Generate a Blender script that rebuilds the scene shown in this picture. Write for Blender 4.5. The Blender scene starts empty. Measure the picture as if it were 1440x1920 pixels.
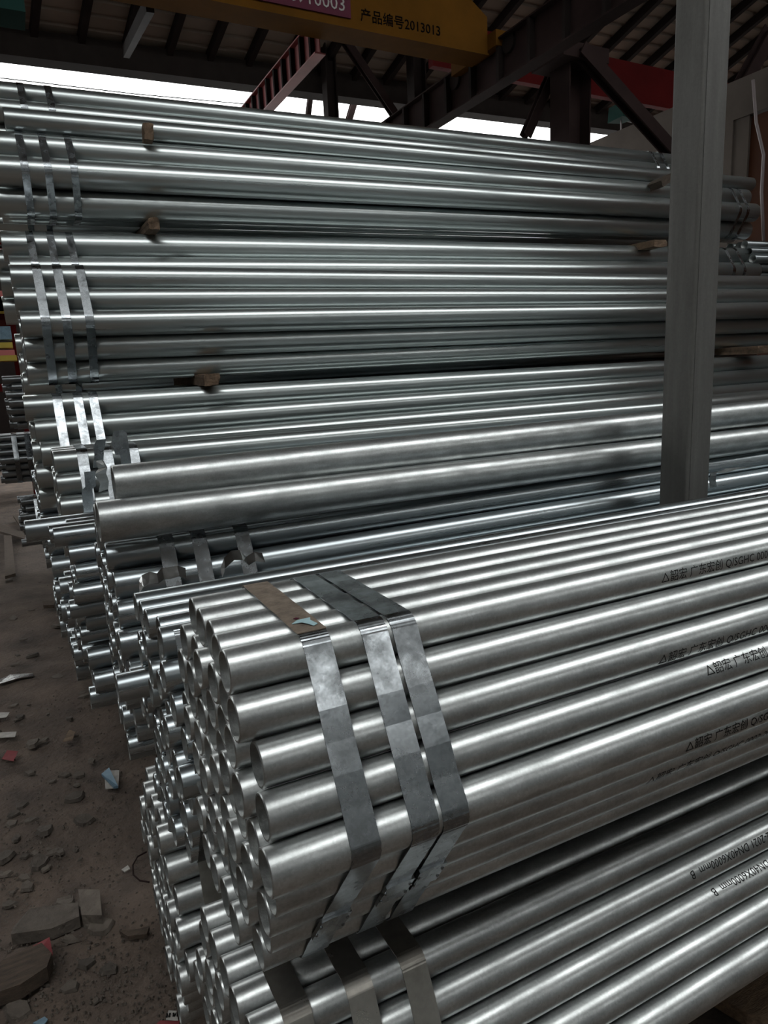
import bpy, bmesh, math, random
from mathutils import Vector, Matrix, Euler
random.seed(7)
S = bpy.context.scene
COL = S.collection
# ------------------------------------------------------------------ camera
F, CX, CY, H = 1300.0, 720.0, 960.0, 1.28
def _d(u, v):
    return Vector((u - CX, -(v - CY), F)).normalized()
_vx = _d(3300, 575)
_dn = Vector((300.0, -(_vx.x * 300 + _vx.z * F) / _vx.y, F)).normalized()
_vz = -_dn
_vy = _vz.cross(_vx)
if _vy.z < 0: _vy = -_vy
R = Matrix((_vx, _vy, _vz))                       # camera (right, up, forward) -> world
CAM = Vector((0, 0, H))
def ray(u, v): return R @ _d(u, v)
def at_y(u, v, Y): r = ray(u, v); return CAM + r * (Y / r.y)
def at_x(u, v, X): r = ray(u, v); return CAM + r * (X / r.x)
def at_z(u, v, Z): r = ray(u, v); return CAM + r * ((Z - H) / r.z)
cd = bpy.data.cameras.new('camera'); cam = bpy.data.objects.new('camera', cd); COL.objects.link(cam)
cd.sensor_fit = 'VERTICAL'; cd.sensor_height = 24.0; cd.lens = F / 1920 * 24.0
cd.clip_start = 0.02; cd.clip_end = 200
rt, up, fw = R.col[0], R.col[1], R.col[2]
cam.matrix_world = Matrix(((rt.x, up.x, -fw.x, 0), (rt.y, up.y, -fw.y, 0), (rt.z, up.z, -fw.z, H), (0, 0, 0, 1)))
S.camera = cam
# ------------------------------------------------------------------ light
S.view_settings.view_transform = 'Standard'; S.view_settings.look = 'None'
S.view_settings.gamma = 1; S.view_settings.use_curve_mapping = False
S.view_settings.exposure = 0.0
w = bpy.data.worlds.new('overcast_sky'); S.world = w; w.use_nodes = True
nt = w.node_tree; nt.nodes.clear()
bg = nt.nodes.new('ShaderNodeBackground'); wo = nt.nodes.new('ShaderNodeOutputWorld')
bg.inputs[0].default_value = (0.985, 1.0, 0.995, 1); bg.inputs[1].default_value = 4.3
nt.links.new(bg.outputs[0], wo.inputs[0])
# ------------------------------------------------------------------ materials
def mat(name, color, rough=.6, metal=0.0, var=0.0, nscale=6, stretch=(1, 1, 1), bump=0.0, bscale=40, dark=None,
        rvar=0.0, objrand=0.0, spangle=0.0, spscale=120, spec=None):
    m = bpy.data.materials.new(name); m.use_nodes = True
    t = m.node_tree; N = t.nodes; L = t.links; b = N['Principled BSDF']
    b.inputs['Roughness'].default_value = rough; b.inputs['Metallic'].default_value = metal
    if spec is not None: b.inputs['Specular IOR Level'].default_value = spec
    tc = N.new('ShaderNodeTexCoord'); mp = N.new('ShaderNodeMapping'); mp.inputs['Scale'].default_value = stretch
    L.new(tc.outputs['Object'], mp.inputs['Vector'])
    oi = N.new('ShaderNodeObjectInfo')
    if objrand:
        off = N.new('ShaderNodeVectorMath'); off.operation = 'ADD'
        sc = N.new('ShaderNodeMath'); sc.operation = 'MULTIPLY'; sc.inputs[1].default_value = 37.0
        L.new(oi.outputs['Random'], sc.inputs[0]); L.new(mp.outputs[0], off.inputs[0]); L.new(sc.outputs[0], off.inputs[1])
        vec = off.outputs[0]
    else: vec = mp.outputs[0]
    nz = N.new('ShaderNodeTexNoise'); nz.inputs['Scale'].default_value = nscale; nz.inputs['Detail'].default_value = 6
    nz.inputs['Roughness'].default_value = .62
    L.new(vec, nz.inputs['Vector'])
    mix = N.new('ShaderNodeMix'); mix.data_type = 'RGBA'
    c = Vector(color); dk = Vector(dark) if dark else c * (1 - var)
    lt = c * (1 + var * .5)
    mix.inputs[6].default_value = (*dk, 1); mix.inputs[7].default_value = (*lt, 1)
    rmp = N.new('ShaderNodeMapRange'); rmp.inputs[1].default_value = .3; rmp.inputs[2].default_value = .7
    L.new(nz.outputs[0], rmp.inputs[0]); L.new(rmp.outputs[0], mix.inputs[0])
    out = mix.outputs[2]
    if spangle:
        vo = N.new('ShaderNodeTexVoronoi'); vo.inputs['Scale'].default_value = spscale
        L.new(tc.outputs['Object'], vo.inputs['Vector'])
        bw = N.new('ShaderNodeRGBToBW'); L.new(vo.outputs['Color'], bw.inputs[0])
        mr = N.new('ShaderNodeMapRange'); mr.inputs[3].default_value = 1 - spangle; mr.inputs[4].default_value = 1 + spangle
        L.new(bw.outputs[0], mr.inputs[0])
        mm = N.new('ShaderNodeVectorMath'); mm.operation = 'SCALE'
        L.new(out, mm.inputs[0]); L.new(mr.outputs[0], mm.inputs['Scale']); out = mm.outputs[0]
    if objrand:
        mr = N.new('ShaderNodeMapRange'); mr.inputs[3].default_value = 1 - objrand; mr.inputs[4].default_value = 1 + objrand * .6
        L.new(oi.outputs['Random'], mr.inputs[0])
        mm = N.new('ShaderNodeVectorMath'); mm.operation = 'SCALE'
        L.new(out, mm.inputs[0]); L.new(mr.outputs[0], mm.inputs['Scale']); out = mm.outputs[0]
    L.new(out, b.inputs['Base Color'])
    if rvar:
        mr = N.new('ShaderNodeMapRange'); mr.inputs[1].default_value = .3; mr.inputs[2].default_value = .7
        mr.inputs[3].default_value = rough + rvar; mr.inputs[4].default_value = max(.05, rough - rvar)
        L.new(nz.outputs[0], mr.inputs[0]); L.new(mr.outputs[0], b.inputs['Roughness'])
    if bump:
        n2 = N.new('ShaderNodeTexNoise'); n2.inputs['Scale'].default_value = bscale; n2.inputs['Detail'].default_value = 5
        L.new(vec, n2.inputs['Vector'])
        bp = N.new('ShaderNodeBump'); bp.inputs['Strength'].default_value = bump; bp.inputs['Distance'].default_value = .01
        L.new(n2.outputs[0], bp.inputs['Height']); L.new(bp.outputs[0], b.inputs['Normal'])
    return m
M = {}
# near pipes are duller, with whitish weathering; the tall far stack is brighter, newer zinc
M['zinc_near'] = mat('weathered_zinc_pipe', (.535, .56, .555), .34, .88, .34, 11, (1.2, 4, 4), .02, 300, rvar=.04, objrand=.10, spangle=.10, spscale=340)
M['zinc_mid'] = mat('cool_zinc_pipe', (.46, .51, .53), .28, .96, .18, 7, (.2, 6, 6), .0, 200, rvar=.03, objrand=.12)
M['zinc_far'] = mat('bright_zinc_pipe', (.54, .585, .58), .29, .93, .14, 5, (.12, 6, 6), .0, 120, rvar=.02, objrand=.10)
M['zinc_dark'] = mat('dark_zinc_pipe', (.26, .28, .29), .35, .95, .2, 7, (.3, 6, 6), .0, 200, objrand=.2)  # darker zinc for the small bundles at the far left and right
M['bore'] = mat('dull_zinc_bore', (.42, .44, .43), .55, 1, .35, 30, (1, 1, 1), .1, 200, objrand=.2)
M['strap'] = mat('zinc_strap', (.34, .365, .38), .25, 1, .45, 22, (1, 1, 1), .015, 60, rvar=.12, objrand=.12, spangle=.12, spscale=260)
M['strap_dull'] = mat('stained_strap', (.42, .40, .36), .34, .9, .35, 18, (1, 1, 1), .02, 60, rvar=.1, objrand=.1)
M['strap_rust'] = mat('rust_stained_strap', (.30, .24, .19), .55, .6, .45, 60, (1, 1, 1), .2, 120)
M['post'] = mat('dusty_grey_post', (.125, .122, .114), .60, .25, .25, 3, (6, 6, .6), .1, 60, rvar=.1, spangle=.06, spscale=150)
M['ink'] = mat('black_ink', (.02, .02, .02), .8, spec=.1)
M['ink_dull'] = mat('sign_black', (.004, .003, .003), .9, spec=.02)
M['white_paint'] = mat('white_paint', (.30, .28, .27), .6, 0, .1)
M['dirt'] = mat('brown_dirt', (.115, .086, .067), .95, 0, .45, 5, (1, 1, 1), .9, 55, dark=(.055, .043, .036))
M['stone'] = mat('brown_stone', (.11, .092, .076), .9, 0, .4, 20, (1, 1, 1), .6, 60, objrand=.35)
M['wood'] = mat('old_wood', (.20, .135, .085), .8, 0, .5, 14, (1.5, 8, 8), .5, 60, objrand=.2)
M['wood_dark'] = mat('dark_old_wood', (.085, .06, .042), .85, 0, .5, 14, (1.5, 8, 8), .5, 60, objrand=.25)
M['wood_block'] = mat('rough_sawn_block', (.14, .09, .055), .85, 0, .5, 30, (1, 1, 1), .5, 90, objrand=.25)
M['yellow'] = mat('crane_yellow', (.10, .042, .004), .9, 0, .25, 2, (1, 1, 1), .05, 10, spec=.12)
M['maroon'] = mat('maroon_board', (.075, .008, .024), .5, 0, .1, spec=.12)
M['red'] = mat('crane_red', (.075, .006, .006), .92, 0, .25, 2, spec=.12)
M['pale_red'] = mat('faded_red_paint', (.22, .045, .045), .6, 0, .3, 3)
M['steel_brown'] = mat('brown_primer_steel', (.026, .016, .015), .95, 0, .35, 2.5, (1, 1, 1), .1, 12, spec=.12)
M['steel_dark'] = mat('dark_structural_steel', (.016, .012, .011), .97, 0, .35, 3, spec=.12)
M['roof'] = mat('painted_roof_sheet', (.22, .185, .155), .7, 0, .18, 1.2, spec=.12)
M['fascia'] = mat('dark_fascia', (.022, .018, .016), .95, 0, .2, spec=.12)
M['wall_brown'] = mat('brown_wall_panel', (.050, .018, .008), .7, 0, .15, 1.5, spec=.12)
M['wall_beige'] = mat('dusty_beige_wall', (.085, .072, .062), .85, 0, .25, 1.5, spec=.12)
M['green'] = mat('green_hoist_paint', (.012, .035, .03), .95, spec=.1)
M['grey_wall'] = mat('pale_grey_wall', (.33, .355, .36), .9, 0, .15, .8)
M['cable'] = mat('pale_cable', (.20, .17, .17), .6)
M['paper'] = mat('dirty_white_paper', (.42, .40, .37), .8, 0, .3, 40)
M['red_print'] = mat('red_print', (.20, .03, .035), .7, 0, .2, 40)
M['blue_plastic'] = mat('pale_blue_plastic', (.14, .23, .30), .4, 0, .3, 30)
M['sticker'] = mat('pale_blue_sticker', (.35, .52, .56), .5, 0, .15, 60)
M['foil'] = mat('crumpled_strap_end', (.50, .51, .50), .22, 1, .2, 30, (1, 1, 1), .12, 40)
M['yellow_cap'] = mat('yellowed_edge', (.30, .29, .14), .5, .3, .3, 30)
M['crate_yellow'] = mat('yellow_crate', (.45, .34, .04), .6)
M['rack_pink'] = mat('pale_red_box', (.50, .14, .13), .6)
M['blackish'] = mat('sooty_black', (.015, .012, .012), .9)
# ------------------------------------------------------------------ helpers
def obj(name, bm_or_me, m=None, parent=None, smooth=False, loc=None):
    if isinstance(bm_or_me, bmesh.types.BMesh):
        me = bpy.data.meshes.new(name); bm_or_me.normal_update(); bm_or_me.to_mesh(me); bm_or_me.free()
    else: me = bm_or_me
    if smooth:
        for p in me.polygons: p.use_smooth = True
    if m is not None and len(me.materials) == 0: me.materials.append(m)
    o = bpy.data.objects.new(name, me); COL.objects.link(o)
    if parent: o.parent = parent
    if loc is not None: o.location = loc
    return o
def tag(o, label=None, cat=None, group=None, kind=None):
    if label: o['label'] = label
    if cat: o['category'] = cat
    if group: o['group'] = group
    if kind: o['kind'] = kind
    return o
def empty(name, loc=(0, 0, 0), label=None, cat=None, group=None, kind=None):
    o = bpy.data.objects.new(name, None); COL.objects.link(o); o.location = loc; o.empty_display_size = .1
    return tag(o, label, cat, group, kind)
def box(bm, lo, hi, M4=None, jit=0):
    vs = []
    for x in (lo[0], hi[0]):
        for y in (lo[1], hi[1]):
            for z in (lo[2], hi[2]):
                p = Vector((x, y, z))
                if jit: p += Vector([random.uniform(-jit, jit) for _ in range(3)])
                vs.append(bm.verts.new(M4 @ p if M4 else p))
    for f in ((0, 1, 3, 2), (4, 6, 7, 5), (0, 4, 5, 1), (2, 3, 7, 6), (0, 2, 6, 4), (1, 5, 7, 3)):
        bm.faces.new([vs[i] for i in f])
def frame(p0, p1, up=Vector((0, 0, 1))):
    x = (p1 - p0).normalized(); y = up.cross(x)
    if y.length < 1e-4: y = Vector((0, 1, 0)).cross(x)
    y.normalize(); z = x.cross(y)
    return Matrix(((x.x, y.x, z.x, p0.x), (x.y, y.y, z.y, p0.y), (x.z, y.z, z.z, p0.z), (0, 0, 0, 1)))
def bar(bm, p0, p1, wd, ht, up=Vector((0, 0, 1))):
    p0, p1 = Vector(p0), Vector(p1)
    box(bm, (0, -wd / 2, -ht / 2), ((p1 - p0).length, wd / 2, ht / 2), frame(p0, p1, up))
def ibeam(bm, p0, p1, wd, ht, tf=.014, tw=.01, up=Vector((0, 0, 1))):
    p0, p1 = Vector(p0), Vector(p1); Mx = frame(p0, p1, up); Ln = (p1 - p0).length
    box(bm, (0, -wd / 2, ht / 2 - tf), (Ln, wd / 2, ht / 2), Mx)
    box(bm, (0, -wd / 2, -ht / 2), (Ln, wd / 2, -ht / 2 + tf), Mx)
    box(bm, (0, -tw / 2, -ht / 2 + tf), (Ln, tw / 2, ht / 2 - tf), Mx)
def tube_path(pts, r, seg=8):
    bm = bmesh.new(); rings = []
    for i, p in enumerate(pts):
        a = pts[max(0, i - 1)]; b = pts[min(len(pts) - 1, i + 1)]
        Mx = frame(Vector(a), Vector(b)); Mx.translation = Vector(p)
        rings.append([bm.verts.new(Mx @ Vector((0, r * math.cos(t * 2 * math.pi / seg), r * math.sin(t * 2 * math.pi / seg)))) for t in range(seg)])
    for k in range(len(rings) - 1):
        for t in range(seg):
            bm.faces.new((rings[k][t], rings[k + 1][t], rings[k + 1][(t + 1) % seg], rings[k][(t + 1) % seg]))
    bm.faces.new(rings[0]); bm.faces.new(rings[-1][::-1])
    return bm
# ------------------------------------------------------------------ pipe mesh (hollow, along local +X)
_pipes = {}
def pipe_mesh(od, wall, length, key, seg=40):
    k = (round(od, 4), round(length, 2), key)
    if k in _pipes: return _pipes[k]
    bm = bmesh.new(); r = od / 2; ri = r - wall; b = wall * .35
    prof = [(0 + b, r, 0), (length - b, r, 0), (length, r - b, 1), (length, ri, 1), (0, ri, 2), (0, r - b, 1)]
    rings = []
    for x, rr, _ in prof:
        rings.append([bm.verts.new((x, rr * math.cos(2 * math.pi * t / seg), rr * math.sin(2 * math.pi * t / seg))) for t in range(seg)])
    n = len(prof)
    for i in range(n):
        A, B = rings[i], rings[(i + 1) % n]
        for t in range(seg):
            f = bm.faces.new((A[t], A[(t + 1) % seg], B[(t + 1) % seg], B[t])); f.smooth = i in (0, 3)
            f.material_index = 0 if i in (0, 1, 5) else 1
    bmesh.ops.recalc_face_normals(bm, faces=bm.faces)
    me = bpy.data.meshes.new('pipe'); bm.to_mesh(me); bm.free()
    # crisp rim
    for e in me.edges: pass
    me.materials.append(M[key]); me.materials.append(M['bore'])
    _pipes[k] = me
    return me
H3 = math.sqrt(3) / 2
def hex_slots(n):
    """(oy, oz, row, index) in pitch units, corner pipe nearest the camera at (0, 0); flat rows top and bottom"""
    out = []
    for m in range(n - 1, -n, -1):
        cnt = 2 * n - 1 - abs(m)
        for k in range(cnt):
            out.append((.5 * abs(m) + k, H3 * m, m, k))
    return out
def hull_ring(n, d, r, dphi=4):
    """points (y, z, ny, nz, phi) round the strapped outline"""
    cs = []
    for m in (0, n - 1, -(n - 1)):
        for k in (0, 2 * n - 2 - abs(m)):
            cs.append(Vector((.5 * abs(m) + k, H3 * m)) * d)
    pts = []; last = None
    for i in range(int(360 / dphi)):
        phi = math.radians(i * dphi + dphi / 2); nn = Vector((math.cos(phi), math.sin(phi)))
        c = max(cs, key=lambda q: q.dot(nn))
        p = c + nn * r
        if last is not None and (c - last[0]).length > 1e-6:
            # subdivide the flat run between two corner pipes, sagging a hair between pipes
            k = max(2, int((c - last[0]).length / d) * 2)
            a = last[1]
            for j in range(1, k):
                t = j / k; q = a.lerp(p, t); q -= nn * (.0004 if j % 2 else 0)
                pts.append((q, nn, phi))
        pts.append((p, nn, phi)); last = (c, p)
    return pts
def strap_bm(n, d, od, x, width, thick=.0011, shift=None, gap=.0009, part=None, crumple=.0004):
    bm = bmesh.new(); pts = hull_ring(n, d, od / 2 + gap)
    rows = []
    for q, nn, phi in pts:
        if part and not (part[0] <= math.degrees(phi) <= part[1]): continue
        s = shift(math.degrees(phi), q) if shift else 0
        jx = random.uniform(-crumple, crumple); jn = random.uniform(0, crumple)
        row = []
        for dx, dn in ((-width / 2, 0), (width / 2, 0), (width / 2, thick), (-width / 2, thick)):
            row.append(bm.verts.new((x + s + dx + jx, q.x + nn.x * (dn + jn), q.y + nn.y * (dn + jn))))
        rows.append(row)
    m = len(rows); closed = part is None
    for i in range(m if closed else m - 1):
        A, B = rows[i], rows[(i + 1) % m]
        for k in range(4):
            bm.faces.new((A[k], B[k], B[(k + 1) % 4], A[(k + 1) % 4]))
    if not closed:
        bm.faces.new(rows[0]); bm.faces.new(rows[-1][::-1])
    return bm
def dir_matrix(sy, sz):
    x = Vector((1, sy, sz)).normalized(); z = (Vector((0, 0, 1)) - x * x.z).normalized(); y = z.cross(x)
    return Matrix(((x.x, y.x, z.x), (x.y, y.y, z.y), (x.z, y.z, z.z))).to_4x4()
def bundle(label, n, d, Y, Z, sy, sz, x0, length, key, wall, straps=(), swidth=.032, smat='strap', jit=.004, ends=None,
           group=None, sthick=.0011, shifts=None, skip=()):
    """strapped hexagonal bundle: an Empty at the corner pipe's axis; pipe and strap parts"""
    root = empty('pipe_bundle', (0, 0, 0), label, 'pipe bundle', group)
    root.matrix_world = Matrix.Translation((x0, Y + sy * x0, Z + sz * x0)) @ dir_matrix(sy, sz)
    od = d * .984; me = pipe_mesh(od, wall, length, key, 48 if key == 'zinc_near' else 36)
    pipes = {}
    for oy, oz, m, k in hex_slots(n):
        if (m, k) in skip: continue
        o = bpy.data.objects.new('pipe', me); COL.objects.link(o); o.parent = root
        e = (ends or {}).get((m, k))
        if e is None: e = random.uniform(-jit, jit)
        else: e = e - x0
        o.location = (e, oy * d, oz * d); o.rotation_euler = (random.uniform(0, 6.28), 0, 0)
        pipes[(m, k)] = o
    for i, sx in enumerate(straps):
        s = obj('strap', strap_bm(n, d, od, sx - x0, swidth, sthick, (shifts or {}).get(i)), M[smat if isinstance(smat, str) else smat[i]], root)
    return root, pipes, od
def loose_pipe(label, d, Y, Z, sy, sz, x0, length, key, wall=.004, group=None):
    o = bpy.data.objects.new('loose_pipe', pipe_mesh(d, wall, length, key, 48)); COL.objects.link(o)
    o.matrix_world = Matrix.Translation((x0, Y + sy * x0, Z + sz * x0)) @ dir_matrix(sy, sz)
    return tag(o, label, 'pipe', group)
# ------------------------------------------------------------------ setting: floor, roof, walls
def floor_mesh():
    from mathutils import noise
    bm = bmesh.new()
    # fine patch in view, coarse beyond
    def hgt(x, y):
        a = noise.noise(Vector((x * 1.7, y * 1.7, 0))) * .022 + noise.noise(Vector((x * 6, y * 6, 3))) * .008
        b = noise.noise(Vector((x * 22, y * 22, 9))) * .0035
        return min(0.012, a + b) - .006
    xs = [-12 + i * 1.0 for i in range(11)] + [-1.6 + i * .022 for i in range(100)] + [.7 + i * .6 for i in range(34)]
    xs = sorted(set(round(x, 3) for x in xs)); ys = sorted(set([round(-9 + i, 3) for i in range(9)] + [round(.2 + i * .03, 3) for i in range(150)] + [round(4.8 + i * .8, 3) for i in range(24)]))
    g = [[bm.verts.new((x, y, hgt(x, y))) for y in ys] for x in xs]
    for i in range(len(xs) - 1):
        for j in range(len(ys) - 1):
            bm.faces.new((g[i][j], g[i + 1][j], g[i + 1][j + 1], g[i][j + 1]))
    return bm
fl = obj('floor', floor_mesh(), M['dirt'], smooth=True); tag(fl, kind='structure')
# roof slope: eave at Y=10, rising towards the camera; ribs run along X, purlins run up the slope
EY, EZ = 10.0, 5.40
SL = .36
def roof_z(y, x=0): return EZ + (EY - y) * SL + .02 * x
ce = empty('ceiling', (0, 0, 0), kind='structure')
def roof_sheet(y0, y1, zf, x0, x1, pitch=.20):
    bm = bmesh.new(); 
    n = int(abs(y1 - y0) / pitch); s = 1 if y1 > y0 else -1
    rows = []
    for i in range(n + 1):
        yb = y0 + s * i * pitch
        for dy, dz in ((0, 0), (.13, 0), (.145, .03), (.185, .03)):
            yy = yb + s * dy
            rows.append((bm.verts.new((x0, yy, zf(yy, x0) + dz + .006)), bm.verts.new((x1, yy, zf(yy, x1) + dz - .006))))
    for a, b in zip(rows, rows[1:]): bm.faces.new((a[0], a[1], b[1], b[0]))
    return bm
xs = [-12 + 3 * i for i in range(12)]
for xa in xs:
    obj('roof_sheet', roof_sheet(EY + .2, -.4, roof_z, xa - .03, xa + 3.03), M['roof'], ce)
def zf2(y, x=0): return 9.0 + .02 * x - (-3.1 - y) * .2
for xa in xs:
    obj('roof_sheet', roof_sheet(-9.0, -3.3, zf2, xa - .03, xa + 3.03, .3), M['roof'], ce)
k = 0
for i in range(52):
    bm = bmesh.new(); x1 = -7.6 + i * .52          # x at the eave
    pe = Vector((x1, EY, roof_z(EY, x1) - .09)); ln = 9.8
    x2 = x1 + .295 * ln * .35
    pt = Vector((x2, EY - ln, roof_z(EY - ln, x2) - .09))
    wd = .075
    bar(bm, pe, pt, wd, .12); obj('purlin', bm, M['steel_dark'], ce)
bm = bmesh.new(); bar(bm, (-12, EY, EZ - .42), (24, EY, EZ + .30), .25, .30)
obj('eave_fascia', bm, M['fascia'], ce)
for xa in (2.2,):                                       # a rafter that shows lighter, slanting down to the fascia
    bm = bmesh.new(); a = at_y(281, 8, 7.0); b = at_y(236, 98, 9.6); bar(bm, b, a, .07, .12); obj('rafter', bm, M['steel_dark'], ce)
# far wall on the right (X = 8): beige wall with a brown panel door
W = empty('wall_right', (8, 0, 0), kind='structure')
bm = bmesh.new(); box(bm, (0, 6.02, 0), (.12, 8.6, 4.45)); obj('wall_panel', bm, M['wall_beige'], W)
bm = bmesh.new(); box(bm, (0, -1.0, 4.02), (.12, 6.02, 4.45)); obj('wall_panel', bm, M['wall_beige'], W)
bm = bmesh.new(); box(bm, (0.02, 5.82, 0), (.10, 6.02, 4.02)); obj('door_frame', bm, M['wall_beige'], W)
for i in range(7):
    bm = bmesh.new(); box(bm, (.05, 5.82 - (i + 1) * .97 + .004, 0), (.09, 5.82 - i * .97 - .004, 4.0)); obj('door_panel', bm, M['wall_brown'], W)
bm = bmesh.new(); box(bm, (.11, -9, 0), (.3, -1.01, 7)); obj('wall_panel', bm, M['grey_wall'], W)
bm = bmesh.new(); vs_ = [bm.verts.new((15.5, y, z)) for y, z in ((9.9, 0), (9.9, 5.3), (-.5, 9.1), (-9, 7.6), (-9, 0))]; bm.faces.new(vs_)
bmesh.ops.translate(bm, verts=bm.verts, vec=(-8, 0, 0)); obj('light_block_gable', bm, M['steel_dark'], W)  # unseen end wall, added to cut light on the upper right structures
# unseen wall added behind the camera, toned for what the pipes reflect
B_ = empty('added_fill_wall', (0, -9, 0), kind='structure')
for i in range(9):
    bm = bmesh.new(); box(bm, (-12 + i * 4 + .01, -.2, 0), (-12 + i * 4 + 3.99, 0, 7.2)); obj('wall_panel', bm, M['grey_wall'], B_)
# unseen gable added at the left end, keeps sky light off the pipe ends
# low wall far behind, left of the stacks
WL = empty('wall_left', (0, 0, 0), kind='structure')
bm = bmesh.new(); box(bm, (-9, 12.6, 0), (3.0, 12.8, 4.3)); obj('wall_panel', bm, M['steel_dark'], WL)
bm = bmesh.new(); vs_ = [bm.verts.new((-9, y, z)) for y, z in ((9.9, 0), (9.9, 5.3), (-.5, 9.0), (-9, 7.5), (-9, 0))]; bm.faces.new(vs_); obj('light_block_gable', bm, M['steel_dark'], WL)
rk = empty('storage_rack', (-.6, 9.2, 0), 'dark red storage rack with coloured boxes seen past the left end of the stack', 'rack')
for xx in (-1.6, -.35, .62):
    bm = bmesh.new(); box(bm, (xx, 0, 0), (xx + .07, .07, 3.9)); obj('upright', bm, M['red'], rk)
for zz in (.55, 1.25, 2.05, 2.75, 3.55):
    bm = bmesh.new(); box(bm, (-1.6, -.03, zz), (.70, .9, zz + .09)); obj('shelf_beam', bm, M['red'], rk)
for i, (u, v, wd_, hg_, m_) in enumerate(((5, 437, .42, .28, 'red'), (10, 465, .16, .04, 'paper'), (6, 475, .22, .13, 'rack_pink'), (9, 566, .26, .22, 'rack_pink'), (3, 572, .10, .16, 'crate_yellow'), (5, 648, .20, .06, 'crate_yellow'), (7, 662, .22, .06, 'rack_pink'), (9, 672, .24, .06, 'crate_yellow'), (6, 625, .16, .14, 'blue_plastic'))):
    p = at_y(u, v, 9.0); bm = bmesh.new(); box(bm, (-wd_ / 2, -.08, -hg_ / 2), (wd_ / 2, .2, hg_ / 2))
    o = obj('shelf_box', bm, M[m_], None, loc=p)
    tag(o, ('large dark red panel high on the rack at left', 'thin white strip on the rack at left', 'pale red box under the white strip on the rack', 'pale red box at mid height on the rack', 'yellow box beside the pale red mid-height box', 'upper yellow strip low on the rack', 'pale red strip between the two yellow strips', 'lower yellow strip low on the rack', 'blue box on the rack above the yellow strips')[i], 'box')
# ------------------------------------------------------------------ crane structures
# nearer runway beam (I section with stiffeners), running away from the camera
def runway(x, z, y0, y1, wd, ht, mweb, label, n):
    r = empty('runway_beam', (x, y0, z), label, 'beam')
    bm = bmesh.new(); ibeam(bm, (0, 0, 0), (0, y1 - y0, 0), wd, ht); obj('beam_section', bm, mweb, r)
    for i in range(n):
        yy = (i + .5) * (y1 - y0) / n
        bm = bmesh.new(); box(bm, (-wd / 2 + .005, yy - .02, -ht / 2 + .015), (-.006, yy + .02, ht / 2 - .015)); obj('stiffener', bm, M['steel_dark'], r)
    return r
runway(4.72, 4.24, 2.6, 9.75, .15, .40, M['steel_brown'], 'dark brown steel runway beam with upright stiffeners crossing under the roof at centre', 15)
runway(2.93, 4.36, 6.6, 9.7, .11, .30, M['pale_red'], 'faded red stiffened beam rising towards the left end of the yellow crane girder', 12)
# yellow crane girder along X with bevelled end
g_ = empty('crane_girder', (0, 6.5, 4.34), 'yellow overhead crane girder with maroon phone number board and sloping right end', 'crane')
bm = bmesh.new()
prof = [(-9, 0), (4.62, 0), (4.62, .33), (4.02, .72), (-9, .72)]
a = [bm.verts.new((x, -.21, z)) for x, z in prof]; b = [bm.verts.new((x, .05, z)) for x, z in prof]
bm.faces.new(a[::-1]); bm.faces.new(b)
for i in range(5): bm.faces.new((a[i], a[(i + 1) % 5], b[(i + 1) % 5], b[i]))
obj('girder_box', bm, M['yellow'], g_)
bm = bmesh.new(); box(bm, (-9, -.23, -.018), (4.62, .07, 0)); obj('bottom_flange', bm, M['yellow'], g_)
bm = bmesh.new(); box(bm, (4.62, -.35, .03), (4.86, .45, .17), jit=.0); obj('end_carriage', bm, M['yellow'], g_)
for yy in (-.45, .5):
    bm = bmesh.new(); bmesh.ops.create_cone(bm, cap_ends=True, segments=20, radius1=.09, radius2=.09, depth=.07, matrix=Matrix.Translation((4.72, yy, .02)) @ Matrix.Rotation(math.pi / 2, 4, 'Y'))
    obj('wheel', bm, M['steel_dark'], g_)
pA = at_y(470, 0, 6.28); pB = at_y(658, 35, 6.28)
bx0, bx1 = pA.x, pB.x; bz0 = pB.z - 4.34
bm = bmesh.new(); box(bm, (bx0 - 1.5, -.225, bz0), (bx1, -.212, bz0 + .36)); bd = obj('sign_board', bm, M['maroon'], g_)
def text_mesh(s, size):
    cu = bpy.data.curves.new('t', 'FONT'); cu.body = s; cu.size = size; cu.resolution_u = 2
    o = bpy.data.objects.new('t', cu); COL.objects.link(o)
    me = bpy.data.meshes.new_from_object(o.evaluated_get(bpy.context.evaluated_depsgraph_get()))
    bpy.data.objects.remove(o)
    return me
def flat_text(name, s, size, Mx, m, parent, align_right=None, bold=0):
    bpy.context.view_layer.update()
    me = text_mesh(s, size); xs_ = [v.co.x for v in me.vertices]
    if align_right is not None:
        sh = align_right - max(xs_)
        for v in me.vertices: v.co.x += sh
    bm = bmesh.new(); bm.from_mesh(me)
    r = bmesh.ops.extrude_face_region(bm, geom=list(bm.faces))
    bmesh.ops.translate(bm, vec=(0, 0, .004), verts=[v for v in r['geom'] if isinstance(v, bmesh.types.BMVert)])
    bm.transform(Mx); bpy.data.meshes.remove(me)
    return obj(name, bm, m, parent)
RX = Matrix.Rotation(math.pi / 2, 4, 'X')
flat_text('printed_number', '0757 - 28910003', .155, Matrix.Translation((0, -.2255, bz0 + .045)) @ RX, M['white_paint'], g_, align_right=bx1 - .06)
pC = at_y(826, 60, 6.28)
flat_text('printed_text', '产品编号2013013', .115, Matrix.Translation((0, -.2115, pC.z - 4.34 - .03)) @ RX, M['ink_dull'], g_, align_right=pC.x)
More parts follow.
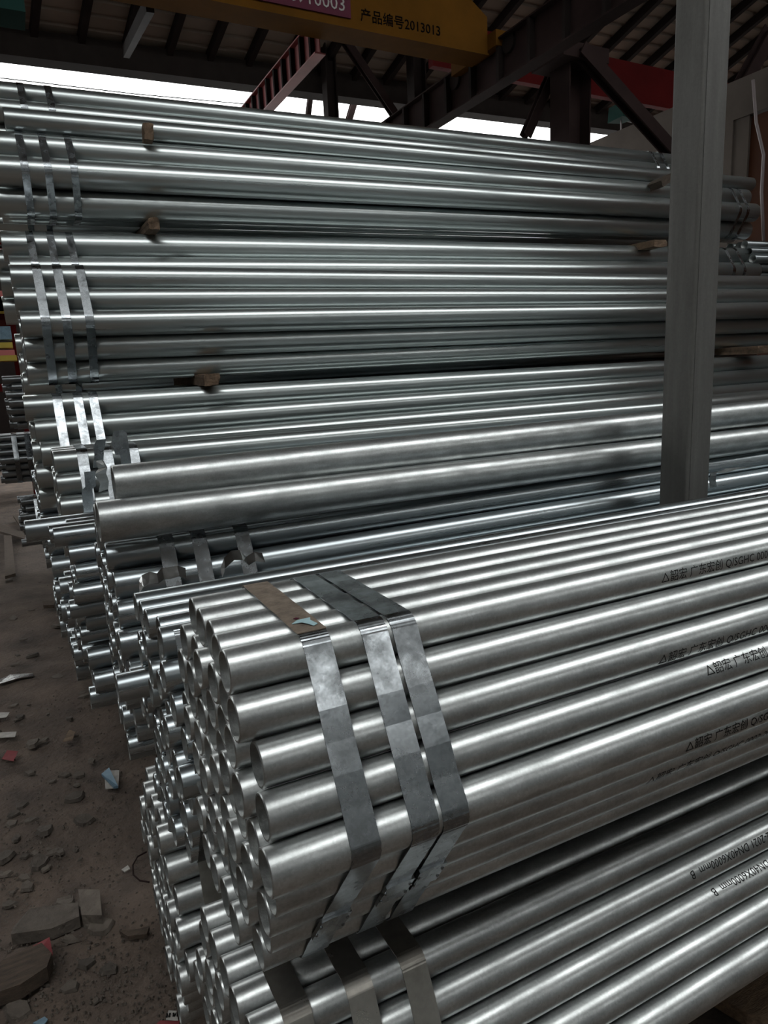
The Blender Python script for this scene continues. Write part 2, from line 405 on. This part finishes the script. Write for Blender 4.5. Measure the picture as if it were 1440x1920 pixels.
# red crane girder further right
r_ = empty('crane_girder', (0, 8.2, 4.96), 'red overhead crane girder far behind the right columns', 'crane')
bm = bmesh.new(); box(bm, (5.1, -.12, 0), (12, -.02, .52)); obj('girder_box', bm, M['red'], r_)
for xx in (6.88, 7.12):
    bm = bmesh.new(); box(bm, (xx, -.135, .22), (xx + .17, -.12, .40)); obj('number_plate', bm, M['blackish'], r_)
hp = at_y(1165, 212, 8.2)
h_ = empty('hoist', hp, 'small green hoist trolley hanging below the red crane girder', 'hoist')
bm = bmesh.new(); box(bm, (-.12, -.14, -.10), (.14, .14, .10), jit=.01); obj('hoist_body', bm, M['green'], h_)
bm = bmesh.new(); bmesh.ops.create_cone(bm, cap_ends=True, segments=16, radius1=.10, radius2=.10, depth=.28, matrix=Matrix.Translation((.28, 0, 0)) @ Matrix.Rotation(math.pi / 2, 4, 'Y')); obj('drum', bm, M['blackish'], h_)
obj('hoist_rope', tube_path([(.0, 0, -.1), (.0, 0, -.9)], .012), M['cable'], h_)
h2_ = empty('hoist', at_y(22, 8, 6.2), 'green hoist box hanging in the top left corner', 'hoist')
bm = bmesh.new(); box(bm, (-.40, -.15, -.10), (.075, .15, .25)); obj('hoist_body', bm, M['green'], h2_)
bm = bmesh.new(); box(bm, (-.36, -.1, -.42), (-.22, .1, -.1)); obj('hook_block', bm, M['blackish'], h2_)
obj('hoist_rope', tube_path([(-.1, .15, .24), (-.1, .15, 4.315 - h2_.location.z)], .012), M['steel_dark'], h2_)
# columns and braces
def member(name, u0, v0, u1, v1, y, wd, ht, m, label, cat, y2=None, floor=False):
    a = at_y(u0, v0, y); b = at_y(u1, v1, y2 or y)
    if floor: b = a + (b - a) * (a.z / (a.z - b.z))
    o = empty(name, b, label, cat); bm = bmesh.new(); ibeam(bm, (0, 0, 0), a - b, wd, ht, .02, .014, up=Vector((0, 1, 0)))
    obj('steel_section', bm, m, o); return o
def column(u, vtop, y, wd, m, label, x=None, ztop=None):
    p = at_y(u, vtop, y); zt = ztop or p.z
    o = empty('steel_column', (p.x, p.y, 0), label, 'column')
    bm = bmesh.new(); ibeam(bm, (0, 0, 0.03), (0, 0, zt), wd, wd, .018, .012, up=Vector((1, 0, 0))); obj('steel_section', bm, m, o)
    bm = bmesh.new(); box(bm, (-wd * .8, -wd * .8, 0), (wd * .8, wd * .8, .03)); obj('base_plate', bm, m, o)
    return o
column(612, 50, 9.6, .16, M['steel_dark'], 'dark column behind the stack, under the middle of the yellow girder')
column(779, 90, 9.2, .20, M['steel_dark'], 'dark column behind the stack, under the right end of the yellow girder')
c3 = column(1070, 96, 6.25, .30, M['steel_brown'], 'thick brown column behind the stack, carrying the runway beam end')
bm = bmesh.new(); p = at_y(1062, 95, 6.2); box(bm, (-.32, -.25, p.z - .14), (.30, .25, p.z)); obj('bracket', bm, M['steel_brown'], c3)
member('brace', 640, 66, 742, 218, 9.3, .10, .10, M['steel_brown'], 'diagonal brace right of the column under the yellow girder', 'brace')
member('brace', 594, 80, 578, 214, 10.4, .07, .07, M['steel_brown'], 'thin brace left of the column under the yellow girder', 'brace', floor=True)
member('brace', 700, 70, 655, 222, 10.6, .09, .09, M['steel_brown'], 'thin brace leaning left between the two dark columns', 'brace', floor=True)
member('brace', 1046, 112, 985, 256, 6.6, .10, .10, M['steel_brown'], 'brace leaning left from the head of the thick brown column', 'brace')
member('brace', 1086, 92, 1262, 288, 6.0, .13, .13, M['steel_brown'], 'long thick brace running down right from the thick brown column', 'brace')
member('brace', 1450, 50, 1352, 232, 6.4, .16, .16, M['steel_brown'], 'dark red brace slanting across the beige wall at top right', 'brace')
member('brace', 1262, 222, 1196, 282, 8.8, .06, .06, M['steel_brown'], 'thin far brace seen left of the grey post above the stack', 'brace')
bm = bmesh.new(); p0 = at_x(1412, 150, 7.94); p1 = at_x(1418, 230, 7.94); p2 = at_x(1432, 290, 7.94); p3 = at_x(1428, 360, 7.94); p4 = at_x(1432, 452, 7.94)
c_ = obj('hanging_cable', tube_path([p0, p1, p2, p3, p4], .018), M['cable'], smooth=True); tag(c_, 'pale cable hanging down the brown wall panel at right', 'cable')
p0 = at_y(0, 146, 9.9); p1 = at_y(470, 196, 9.9)
w_ = obj('stretched_wire', tube_path([p0, p0.lerp(p1, .5) - Vector((0, 0, .02)), p1], .006, 6), M['steel_dark']); tag(w_, 'thin wire stretched level across the white sky above the stack', 'wire')
# ------------------------------------------------------------------ grey post
px0, py0 = 1.714, 1.385
po = empty('square_post', (px0, py0, 0), 'tall dusty grey square steel post standing among the pipes', 'post')
bm = bmesh.new(); wv = .10; rr = .008
pts = []
for cx, cy, a0 in ((wv - rr, wv - rr, 0), (rr, wv - rr, 90), (rr, rr, 180), (wv - rr, rr, 270)):
    for k in range(5):
        a = math.radians(a0 + k * 22.5); pts.append((cx + rr * math.cos(a), cy + rr * math.sin(a)))
lo = [bm.verts.new((x, y, .01)) for x, y in pts]; hi = [bm.verts.new((x, y, 4.6)) for x, y in pts]
for i in range(len(pts)): bm.faces.new((lo[i], lo[(i + 1) % len(pts)], hi[(i + 1) % len(pts)], hi[i]))
bm.faces.new(lo[::-1]); bm.faces.new(hi)
obj('post_tube', bm, M['post'], po)
bm = bmesh.new(); box(bm, (.012, -.0015, .02), (.018, 0.001, 4.5)); obj('weld_seam', bm, M['post'], po)
bm = bmesh.new(); box(bm, (-.01, -.005, 0), (wv + .01, wv + .005, .012)); obj('base_plate', bm, M['post'], po)
# ------------------------------------------------------------------ pipe bundles
LEN = 6.0
# F: upper front bundle
Fe = {(4, 0): .149, (3, 0): .148, (2, 0): .162, (1, 0): .157, (0, 0): .149, (-1, 0): .158, (-2, 0): .156, (-3, 0): .162, (-4, 0): .159,
      (4, 1): .153, (4, 2): .158, (4, 3): .157, (4, 4): .158}
def slant(b):
    return lambda p, q: -b * min(1, max(0, -q.y / .17)) if p < 300 else 0
Fb, Fp, Fod = bundle('nearest upper bundle of galvanized pipes with three wide straps and a torn blue sticker', 5, .0485, .5764, .818, -.007, -.008, .15, LEN, 'zinc_near', .0028,
    straps=(.2445, .312, .349), smat='strap', jit=.006, ends=Fe, shifts={0: slant(.026), 1: slant(.022), 2: slant(.018)})
# G: lower front bundle
Gb, Gp, God = bundle('lowest bundle at the front right corner, printed DN40, with wide dull straps', 5, .0485, .5651, .3812, .0065, -.0225, .133, LEN, 'zinc_near', .0028,
    straps=(.186, .264, .338), swidth=.034, smat='strap_dull', jit=.006)
Kb, Kp, Kod = bundle('bundle right behind the nearest upper one, its ends showing left of it', 5, .0515, .954, .710, -.007, -.008, .142, LEN, 'zinc_mid', .003,
    straps=(), jit=.010, ends={(1, 5): .085, (0, 8): .12, (3, 0): .137, (4, 0): .142})
obj('strap', strap_bm(5, .0515, Kod, .178 - .142, .034, .0011, None, .0009, (122, 265)), M['strap'], Kb)
Hb, Hp, Hod = bundle('low bundle of short-ended pipes on the floor behind the lowest front one', 5, .0515, 1.0596, .3105, -.007, -.008, .12, LEN, 'zinc_near', .003,
    straps=(.185, .27, .36), smat='strap_dull', jit=.008)
Jb, Jp, Jod = bundle('bundle under the two big loose pipes, with two torn straps on its front', 5, .0709, 1.592, .629, -.03, .0044, .135, LEN, 'zinc_mid', .0035,
    straps=(), jit=.012)
for sx in (.270, .348, .455):
    obj('strap', strap_bm(5, .0709, Jod, sx - .135, .036, .0012, None, .0009, (75, 152)), M['strap'], Jb)
Mb, Mp, _ = bundle('low dark bundle on the floor beneath the torn-strapped bundle', 4, .050, 1.62, .18, -.007, 0, .34, LEN, 'zinc_mid', .003,
    straps=(.44, .52), jit=.02)
Lb, Lp, _ = bundle('uneven-ended bundle behind the big loose pipes, some pipes sticking out left', 4, .062, 2.20, .669, -.007, 0, .085, LEN, 'zinc_mid', .0035,
    straps=(.25, .33), jit=.014, ends={(3, 0): .040, (3, 1): .03, (2, 0): .075, (1, 0): .085, (0, 0): .07, (-1, 0): .055, (-2, 0): .095})
Lb2, _, _ = bundle('small bundle low on the floor at left, its ends above the dark gap', 2, .075, 2.24, .365, -.007, 0, .085, LEN, 'zinc_mid', .0035, straps=(.25, .33), jit=.012)
gb, gp, _ = bundle('bundle with three shining white straps just above the big loose pipes', 3, .0889, 2.684, .8556, -.007, -.0021, .08, LEN, 'zinc_far', .004,
    straps=(.180, .264, .356), swidth=.036, jit=.006)
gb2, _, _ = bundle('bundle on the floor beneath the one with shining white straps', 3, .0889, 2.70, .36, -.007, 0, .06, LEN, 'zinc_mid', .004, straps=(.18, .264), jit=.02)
fb, fp, _ = bundle('third bundle from the top of the tall stack, straps crinkled and bright', 3, .1157, 3.40, .9897, 0, .0037, .03, LEN, 'zinc_far', .0045,
    straps=(.157, .243, .308), swidth=.038, jit=.006, ends={(2, 0): .02, (1, 0): .05, (0, 0): .06})
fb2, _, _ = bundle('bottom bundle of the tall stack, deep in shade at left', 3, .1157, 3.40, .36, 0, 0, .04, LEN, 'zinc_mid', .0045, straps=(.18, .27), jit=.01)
Db, Dp, _ = bundle('largest bundle of the tall stack, five rows high at eye level', 3, .1195, 3.50, 1.553, 0, .0093, .055, LEN + .5, 'zinc_far', .0045,
    straps=(.152, .236, .331), swidth=.037, jit=.005, ends={(2, 0): .045, (1, 0): .045, (0, 0): .055})
Cb, Cp, _ = bundle('seven-pipe bundle just below the upper dark gap of the tall stack', 2, .155, 4.25, 1.8806, 0, .0209, .055, LEN - .02, 'zinc_far', .005,
    straps=(.172, .270, .365, 5.66, 5.80), swidth=.036, jit=.004, ends={(1, 0): .035})
Bb, Bp, _ = bundle('seven-pipe bundle between the two dark gaps near the top of the tall stack', 2, .154, 4.25, 2.3663, 0, .0223, .05, LEN - .05, 'zinc_far', .005,
    straps=(.186, .293, .418, 5.70, 5.80), swidth=.036, jit=.004, ends={(1, 0): .0, (0, 0): .02, (-1, 0): .03})
Ab, Ap, _ = bundle('topmost bundle of the tall stack against the white sky, two straps at each end', 2, .126, 4.66, 2.780, 0, .0203, -.10, 5.62, 'zinc_far', .0045,
    straps=(.245, .385, 5.17, 5.29), swidth=.036, jit=.004)
bundle('seven-pipe bundle hidden behind the upper part of the tall stack', 2, .155, 4.80, 1.8806, 0, .0209, .0, LEN, 'zinc_far', .005, straps=(.2, .3), jit=.01)
bundle('seven-pipe bundle behind the one between the dark gaps', 2, .154, 4.80, 2.3663, 0, .0223, .0, LEN, 'zinc_far', .005, straps=(.2, .3), jit=.01)
bundle('large bundle behind the eye-level bundle of the tall stack', 3, .1195, 4.18, 1.30, 0, .0093, .04, LEN, 'zinc_far', .0045, straps=(.2, .3), jit=.01)
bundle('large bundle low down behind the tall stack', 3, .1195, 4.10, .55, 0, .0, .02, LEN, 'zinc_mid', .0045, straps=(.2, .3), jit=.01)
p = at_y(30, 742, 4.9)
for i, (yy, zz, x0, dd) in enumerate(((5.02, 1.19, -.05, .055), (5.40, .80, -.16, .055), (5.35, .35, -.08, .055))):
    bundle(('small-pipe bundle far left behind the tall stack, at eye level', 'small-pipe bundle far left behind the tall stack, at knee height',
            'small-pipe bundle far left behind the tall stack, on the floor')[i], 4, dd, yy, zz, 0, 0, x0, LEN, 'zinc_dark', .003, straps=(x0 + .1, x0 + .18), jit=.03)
p = at_y(1413, 496, 4.2)
bundle('small bundle of dark open pipe ends at the far right edge', 3, .075, 4.22, p.z - .02, 0, .012, p.x, 1.6, 'zinc_dark', .004, straps=(p.x + .4,), jit=.02)
# loose pipes
loose_pipe('upper big loose galvanized pipe lying behind the lower one, above the sloping bundles', .0955, 1.755, 1.042, -.03, .0076, .175, LEN, 'zinc_near')
loose_pipe('lower big loose galvanized pipe lying on the torn-strapped bundle', .0955, 1.680, .973, -.0071, -.0033, .125, LEN, 'zinc_near')
loose_pipe('loose pipe end wedged behind the two big loose pipes', .0670, 1.80, .962, -.02, .003, .128, LEN, 'zinc_near')
loose_pipe('single loose pipe on the tall stack, just under the topmost bundle', .112, 4.33, 2.635, 0, .0203, .128, 5.9, 'zinc_far', .0045)
q = at_y(48, 997, 2.46)
loose_pipe('loose pipe sticking out furthest left above the dirt floor', .074, 2.46, q.z, -.01, 0, q.x, 5.8, 'zinc_mid')
# ------------------------------------------------------------------ strap seals, print, sticker and torn strap ends
def seal(root, n, d, od, x, frac, slope, width=.035, ln=.040):
    """crimped sleeve over the strap, on the flat face under the corner pipe; local bundle coordinates"""
    a = Vector((0, 0)); c = Vector((.5 * (n - 1), -H3 * (n - 1))) * d
    nn = Vector((-math.cos(math.radians(30)), -math.sin(math.radians(30))))
    q = a.lerp(c, frac) + nn * (od / 2 + .0012); t = (c - a).normalized()
    def P(u, v, w_): return Vector((x + u - v * slope, q.x + t.x * v + nn.x * w_, q.y + t.y * v + nn.y * w_))
    bm = bmesh.new(); nv = 7; rows = []
    for i in range(nv):
        v = (i / (nv - 1) - .5) * ln; pinch = .0007 if i in (2, 4) else 0
        rows.append([bm.verts.new(P(u, v, w_)) for u, w_ in ((-width / 2 + pinch, 0), (-width / 2 + pinch, .0046), (-width * .2, .0038), (width * .2, .0038), (width / 2 - pinch, .0046), (width / 2 - pinch, 0))])
    for r0, r1 in zip(rows, rows[1:]):
        for k in range(5): bm.faces.new((r0[k], r0[k + 1], r1[k + 1], r1[k]))
    bm.faces.new(rows[0][::-1]); bm.faces.new(rows[-1])
    for sx_ in (-1, 1):
        for v in (-ln * .22, ln * .22):
            bmesh.ops.create_icosphere(bm, subdivisions=1, radius=.0022, matrix=Matrix.Translation(P(sx_ * (width / 2 - .002), v, .0046)))
    bmesh.ops.recalc_face_normals(bm, faces=bm.faces)
    return obj('strap_seal', bm, M['strap'], root)
for sx, fr_, b_ in ((.2445, .63, .026), (.312, .52, .022), (.349, .48, .018)): seal(Fb, 5, .0485, Fod, sx - .15 - b_ * (fr_ + .07), fr_, b_ / .196)
def x_at(u, by, bz, Y, Z, sy, sz):
    P0 = R.transposed() @ (Vector((0, Y + by, Z + bz)) - CAM); D_ = R.transposed() @ Vector((1, sy, sz)); k_ = (u - CX) / F
    return -(P0.x - k_ * P0.z) / (D_.x - k_ * D_.z)
def pipe_text(pipe, od, s, size, xloc, ang, flip=False, name='printed_text'):
    """print wrapped on the pipe; xloc = where the text starts (or ends, upside down), along the bundle"""
    me = text_mesh(s, size); bm = bmesh.new(); bm.from_mesh(me); bpy.data.meshes.remove(me)
    bmesh.ops.triangulate(bm, faces=bm.faces)
    ylo = min(v.co.y for v in bm.verts); yhi = max(v.co.y for v in bm.verts)
    for i in range(1, 12):
        bmesh.ops.bisect_plane(bm, geom=list(bm.verts) + list(bm.edges) + list(bm.faces), plane_co=(0, ylo + (yhi - ylo) * i / 12, 0), plane_no=(0, 1, 0))
    L_ = max(v.co.x for v in bm.verts); r = od / 2 + .0004; yc = size * .35
    for v in bm.verts:
        x, y = v.co.x, v.co.y - yc
        if flip: x, y = L_ - x, -y
        a = math.radians(ang) + y / r
        v.co = Vector((xloc - pipe.location.x + x, -r * math.cos(a), r * math.sin(a)))
    o = obj(name, bm, M['ink'], pipe); o.rotation_euler = (-pipe.rotation_euler.x, 0, 0)
    return o
TX = '△韶宏 广东宏创 Q/SGHC 0002-2021 DN40X6000mm B'
for (m, k), u, ang in (((4, 0), 1212, 4), ((2, 0), 1208, -12), ((1, 0), 1298, 36), ((-1, 0), 1258, -2), ((-2, 0), 1190, -25)):
    oy, oz = (.5 * abs(m)) * .0485, H3 * m * .0485
    xl = x_at(u, oy, oz, .5764, .818, -.007, -.008) - .15
    pipe_text(Fp[(m, k)], Fod, TX, .0175, xl, ang)
for (m, k), u, ang in (((3, 0), 1272, 30), ((2, 0), 1322, 62)):
    oy, oz = (.5 * abs(m)) * .0485, H3 * m * .0485
    xl = x_at(u, oy, oz, .5651, .3812, .0065, -.0225) - .133
    pipe_text(Gp[(m, k)], God, 'Q/SGHC 0002-2021 DN40X6000mm  B', .0175, xl, ang, True)
# rusty patch and torn sticker on the first strap, on top of the nearest bundle
obj('rusty_patch', strap_bm(5, .0485, Fod, .2445 - .15, .0335, .0012, None, .0022, (60, 104)), M['strap_rust'], Fb)
def lpoly(pts, z, m, name, th=.0006):
    bm = bmesh.new(); a = [bm.verts.new((x, y, z + th)) for x, y in pts]; b = [bm.verts.new((x, y, z)) for x, y in pts]
    bm.faces.new(a); bm.faces.new(b[::-1])
    for i in range(len(pts)): bm.faces.new((b[i], b[(i + 1) % len(pts)], a[(i + 1) % len(pts)], a[i]))
    bmesh.ops.recalc_face_normals(bm, faces=bm.faces); return obj(name, bm, M[m], Fb)
zt = 4 * H3 * .0485 + Fod / 2 + .0042; xs0 = .2445 - .15
st = lpoly([(xs0 - .013, .118), (xs0 - .004, .126), (xs0 + .012, .127), (xs0 + .009, .119), (xs0 + .012, .104), (xs0 + .006, .100), (xs0 + .002, .110), (xs0 - .002, .117)], zt, 'sticker', 'torn_sticker')
st['label'] = 'torn pale blue sticker'
lpoly([(xs0 - .006, .133), (xs0 - .002, .135), (xs0 + .001, .132), (xs0 - .003, .130)], zt, 'maroon', 'sticker_scrap')
def strip(name, path, wv, label, m='foil', th=.0012, cr=.0):
    """bent ribbon of strapping through 3-D points, width vector wv"""
    bm = bmesh.new(); rows = []
    for i, p in enumerate(path):
        p = Vector(p); wv_ = Vector(wv[i] if isinstance(wv[0], (tuple, Vector)) else wv)
        j = Vector([random.uniform(-cr, cr) for _ in range(3)])
        a = path[max(0, i - 1)]; b = path[min(len(path) - 1, i + 1)]
        n_ = (Vector(b) - Vector(a)).cross(wv_).normalized() * th
        rows.append([bm.verts.new(q) for q in (p - wv_ / 2 + j, p + wv_ / 2 - j, p + wv_ / 2 - j + n_, p - wv_ / 2 + j + n_)])
    for r0, r1 in zip(rows, rows[1:]):
        for k in range(4): bm.faces.new((r0[k], r0[(k + 1) % 4], r1[(k + 1) % 4], r1[k]))
    bm.faces.new(rows[0][::-1]); bm.faces.new(rows[-1])
    bmesh.ops.recalc_face_normals(bm, faces=bm.faces)
    return tag(obj(name, bm, M[m]), label, 'strap end')
Yk = 1.37
strip('torn_strap_end', [at_y(u, v, Yk + dy) for u, v, dy in ((262, 1101, 0), (268, 1090, .0), (280, 1084, .0), (296, 1085, .0), (306, 1076, .0), (318, 1075, .0), (334, 1071, .0), (348, 1076, .0))], (.004, .024, .015), 'crumpled torn strap end lying on the pipes, left of the two', 'foil', .0012, .0015)
strip('torn_strap_end', [at_y(u, v, Yk + dy) for u, v, dy in ((416, 1074, 0), (422, 1056, .0), (436, 1042, .0), (452, 1041, .0), (464, 1052, .0), (478, 1044, .0), (494, 1046, .0))], (.004, .024, .015), 'crumpled torn strap end lying on the pipes, right of the two', 'foil', .0012, .0015)
strip('torn_strap_end', [at_y(u, v, 2.62) for u, v in ((238, 876), (234, 848), (228, 812), (222, 808), (218, 830), (226, 852))], (.034, 0, 0), 'upright bent strap end standing above the left tip of the big loose pipes', 'strap')
strip('torn_strap_end', [at_y(u, v, 2.63) for u, v in ((184, 876), (186, 852), (184, 836), (190, 824), (186, 846))], (.032, .005, 0), 'short bent strap end on the shining white straps, left of the upright one', 'strap')
strip('torn_strap_end', [at_y(u, v, 2.56) for u, v in ((184, 862), (193, 878), (188, 888), (196, 905), (194, 920))], (.034, 0, .004), 'dark folded strap end hanging before the middle white strap', 'foil', cr=.003)
strip('torn_strap_end', [at_y(u, v, 2.52) for u, v in ((168, 884), (170, 912), (163, 918), (166, 950), (170, 990))], (.034, 0, 0), 'long grey strap end hanging down left of the lower big loose pipe', 'strap')
strip('torn_strap_end', [at_y(u, v, 1.44) for u, v in ((1338, 914), (1336, 900), (1338, 886), (1354, 886), (1374, 879), (1402, 877))], ((.03, 0, 0), (.03, 0, 0), (.03, 0, 0), (0, .03, 0), (0, .03, 0), (0, .02, 0)), 'curled strap end sticking out right of the foot of the grey post', 'foil')
# ------------------------------------------------------------------ wood spacers and blocks
def spacer(label, u, v, Y, hgt, wd, depth, m='wood_block', tilt=0, group=None):
    p = at_y(u, v, Y); bm = bmesh.new(); box(bm, (-wd / 2, 0, -hgt / 2), (wd / 2, depth, hgt / 2), jit=.005)
    bmesh.ops.subdivide_edges(bm, edges=bm.edges, cuts=2, use_grid_fill=True)
    for v_ in bm.verts: v_.co += Vector([random.uniform(-.004, .004) for _ in range(3)])
    o = obj('wood_spacer', bm, M[m], None, loc=p); o.rotation_euler = (0, tilt, 0)
    return tag(o, label, 'wood block', group)
spacer('small pale wood block standing against the top loose pipe at left', 280, 246, 4.18, .085, .05, .08)
spacer('dark wood block end in the upper dark gap, left part of the stack', 288, 419, 4.12, .055, .06, .9)
spacer('wood block end in the upper dark gap, just left of the grey post', 1238, 455, 4.10, .055, .14, .9)
spacer('wood block end in the lower dark gap at mid left', 398, 712, 3.38, .05, .07, .8)
spacer('wood block end in the lower dark gap at the right edge', 1436, 655, 3.32, .05, .18, .8)
spacer('dark wooden wedge beside the grey post, under the topmost strapped pipes', 1252, 338, 4.12, .05, .12, .2, 'wood_dark', -.5)
# ------------------------------------------------------------------ debris on the floor
def flat_piece(name, pix, z, m, label, cat, thick=.002, group=None, curl=0.0):
    pts = [at_z(u, v, z) for u, v in pix]; c = sum(pts, Vector()) / len(pts)
    bm = bmesh.new(); a = [bm.verts.new(p - c + Vector((0, 0, thick + random.uniform(0, curl)))) for p in pts]; b = [bm.verts.new(v.co - Vector((0, 0, thick))) for v in a]
    bm.faces.new(a); bm.faces.new(b[::-1])
    for i in range(len(pts)): bm.faces.new((b[i], b[(i + 1) % len(pts)], a[(i + 1) % len(pts)], a[i]))
    bmesh.ops.recalc_face_normals(bm, faces=bm.faces)
    o = obj(name, bm, M[m], None, loc=c); return tag(o, label, cat, group)
flat_piece('wood_chunk', [(-40, 1850), (25, 1818), (82, 1792), (101, 1812), (92, 1838), (42, 1872), (-40, 1900)], .01, 'wood_dark', 'splintered dark wood chunk at the bottom left corner', 'wood', .035)
flat_piece('wood_chip', [(225, 1752), (262, 1748), (281, 1743), (276, 1758), (240, 1762)], .008, 'wood_dark', 'short dark stick by the foot of the low bundles', 'wood', .01)
flat_piece('brick_lump', [(28, 1760), (60, 1728), (150, 1712), (152, 1740), (100, 1762), (25, 1778)], .0, 'stone', 'long low earth-coloured lump half sunk in the dirt', 'stone', .03, curl=.01)
flat_piece('brick_lump', [(150, 1690), (190, 1690), (194, 1738), (156, 1736)], .0, 'stone', 'square earth-coloured brick half sunk beside the long lump', 'stone', .03, curl=.006)
flat_piece('paper_scrap', [(62, 1782), (95, 1770), (101, 1800), (90, 1808), (80, 1792)], .012, 'red_print', 'red printed paper scrap behind the dark wood chunk', 'paper', .001, curl=.02)
flat_piece('paper_scrap', [(4, 1428), (14, 1410), (34, 1409), (26, 1431)], .010, 'red_print', 'small red and white label lying at the left edge', 'paper', .001, curl=.01)
flat_piece('paper_scrap', [(-5, 1374), (31, 1372), (28, 1382), (-5, 1384)], .010, 'paper', 'pale strip of paper at the left edge above the red label', 'paper', .001)
flat_piece('paper_scrap', [(-5, 1336), (18, 1336), (12, 1345), (-5, 1347)], .010, 'paper', 'topmost small pale paper scrap at the left edge', 'paper', .001)
flat_piece('cardboard_scrap', [(118, 1392), (130, 1370), (142, 1374), (136, 1391)], .012, 'wood', 'small tan cardboard scrap on the dirt', 'paper', .002, curl=.01)
flat_piece('plastic_cup', [(191, 1457), (206, 1450), (222, 1478), (214, 1481)], .015, 'blue_plastic', 'crushed pale blue plastic cup on the dirt beside the pipes', 'litter', .008, curl=.015)
flat_piece('cardboard_scrap', [(196, 1449), (224, 1447), (222, 1478), (198, 1482)], .008, 'paper', 'pale cardboard under the crushed blue cup', 'paper', .002, curl=.01)
flat_piece('strap_offcut', [(-5, 1278), (20, 1268), (62, 1264), (64, 1270), (30, 1276), (-5, 1286)], .010, 'foil', 'shiny strap offcut lying at the left edge', 'metal strip', .003, curl=.008)
flat_piece('blue_scrap', [(62, 1920), (84, 1908), (90, 1913), (82, 1925)], .010, 'blue_plastic', 'small blue plastic scrap at the bottom edge', 'litter', .003)
nt_ = flat_piece('paper_note', [(311, 1913), (316, 1895), (331, 1896), (334, 1914)], .012, 'paper', 'handwritten paper note beside the foot of the low bundles', 'paper', .001)
bpy.context.view_layer.update()
flat_text('handwriting', '25 9/10', .010, Matrix.Translation((-.013, .001, .0012)) @ Matrix.Rotation(math.radians(-25), 4, 'Z'), M['ink'], nt_)
flat_piece('paper_scrap', [(292, 1922), (300, 1914), (338, 1914), (334, 1925)], .008, 'red_print', 'red printed strip under the handwritten note', 'paper', .001)
flat_piece('white_chip', [(228, 1632), (240, 1624), (244, 1630), (234, 1636)], .01, 'paper', 'tiny white chip beside the rusty wire loop', 'litter', .003)
pp = [at_z(u, v, .02) for u, v in ((275, 1597), (258, 1606), (249, 1622), (250, 1640), (262, 1651), (280, 1654))]
o = obj('wire_loop', tube_path(pp, .0022, 6), M['steel_brown']); tag(o, 'rusty wire loop curling out from under the low bundles', 'wire')
for pix, lb in (([(8, 1008), (22, 1008), (30, 1080), (10, 1086)], 'upright-looking dark board lying far left on the dirt'),
                ([(0, 985), (60, 1010), (58, 1018), (0, 1000)], 'thin dark board crossing the far left boards'),
                ([(25, 970), (40, 968), (62, 1002), (50, 1006)], 'short dark board near the furthest sticking-out pipe'),
                ([(80, 1132), (104, 1133), (102, 1140), (82, 1141)], 'pale splinter lying against the left bundle foot')):
    flat_piece('board', pix, .03, 'wood_dark', lb, 'wood', .02)
fp = [(at_z(random.uniform(-20, 330), v, 0)) for v in [random.uniform(1060, 1915) for _ in range(170)]]
cnt = 0
def shard_mesh(s):
    bm = bmesh.new(); n = random.randint(5, 7)
    a = []
    for i in range(n):
        t = 2 * math.pi * i / n + random.uniform(-.3, .3); r = s * random.uniform(.6, 1.1)
        a.append((r * math.cos(t), r * .7 * math.sin(t)))
    top = [bm.verts.new((x * .85, y * .85, s * random.uniform(.12, .26))) for x, y in a]; bot = [bm.verts.new((x, y, -s * .1)) for x, y in a]
    bm.faces.new(top); bm.faces.new(bot[::-1])
    for i in range(n): bm.faces.new((bot[i], bot[(i + 1) % n], top[(i + 1) % n], top[i]))
    me = bpy.data.meshes.new('stone'); bm.to_mesh(me); bm.free(); me.materials.append(M['stone']); return me
sh = [shard_mesh(s) for s in (.012, .016, .022, .03, .04)]
for p in fp:
    if p.x > .02 and p.y < 2.4: continue
    o = bpy.data.objects.new('stone_chip', random.choice(sh)); COL.objects.link(o)
    o.location = (p.x, p.y, .0); o.rotation_euler = (random.uniform(-.15, .15), random.uniform(-.15, .15), random.uniform(0, 6.28)); cnt += 1
    tag(o, 'small flat brown stone chip lying on the dirt floor', 'stone', 'stone chips on the dirt floor')
bm = bmesh.new()
for _ in range(2600):
    p = at_z(random.uniform(-20, 400), 1050 + 870 * random.random() ** .7, 0); s = random.uniform(.0012, .0045)
    bmesh.ops.create_cone(bm, cap_ends=True, segments=4, radius1=s, radius2=s * .4, depth=s, matrix=Matrix.Translation((p.x, p.y, .001)) @ Matrix.Rotation(random.uniform(0, 3), 4, 'Z'))
g = obj('grit', bm, M['stone']); tag(g, 'fine grit scattered over the dirt floor', 'grit', kind='stuff')
# planks under the lowest bundle at bottom right
for i, (pix, lb) in enumerate((([(1325, 1880), (1440, 1800), (1500, 1830), (1440, 1935), (1400, 1925)], 'pale worn plank on the floor at the bottom right corner'),)):
    flat_piece('plank', pix, .03, 'wood', lb, 'wood', .03)
for xx, lb in ((.45, 'square timber under the lowest front bundle, left one'), (3.6, 'square timber under the lowest front bundle, far one')):
    bm = bmesh.new(); box(bm, (xx, .5, .0), (xx + .12, 1.5, .09), jit=.004); o = obj('timber_bearer', bm, M['wood_dark']); tag(o, lb, 'timber')
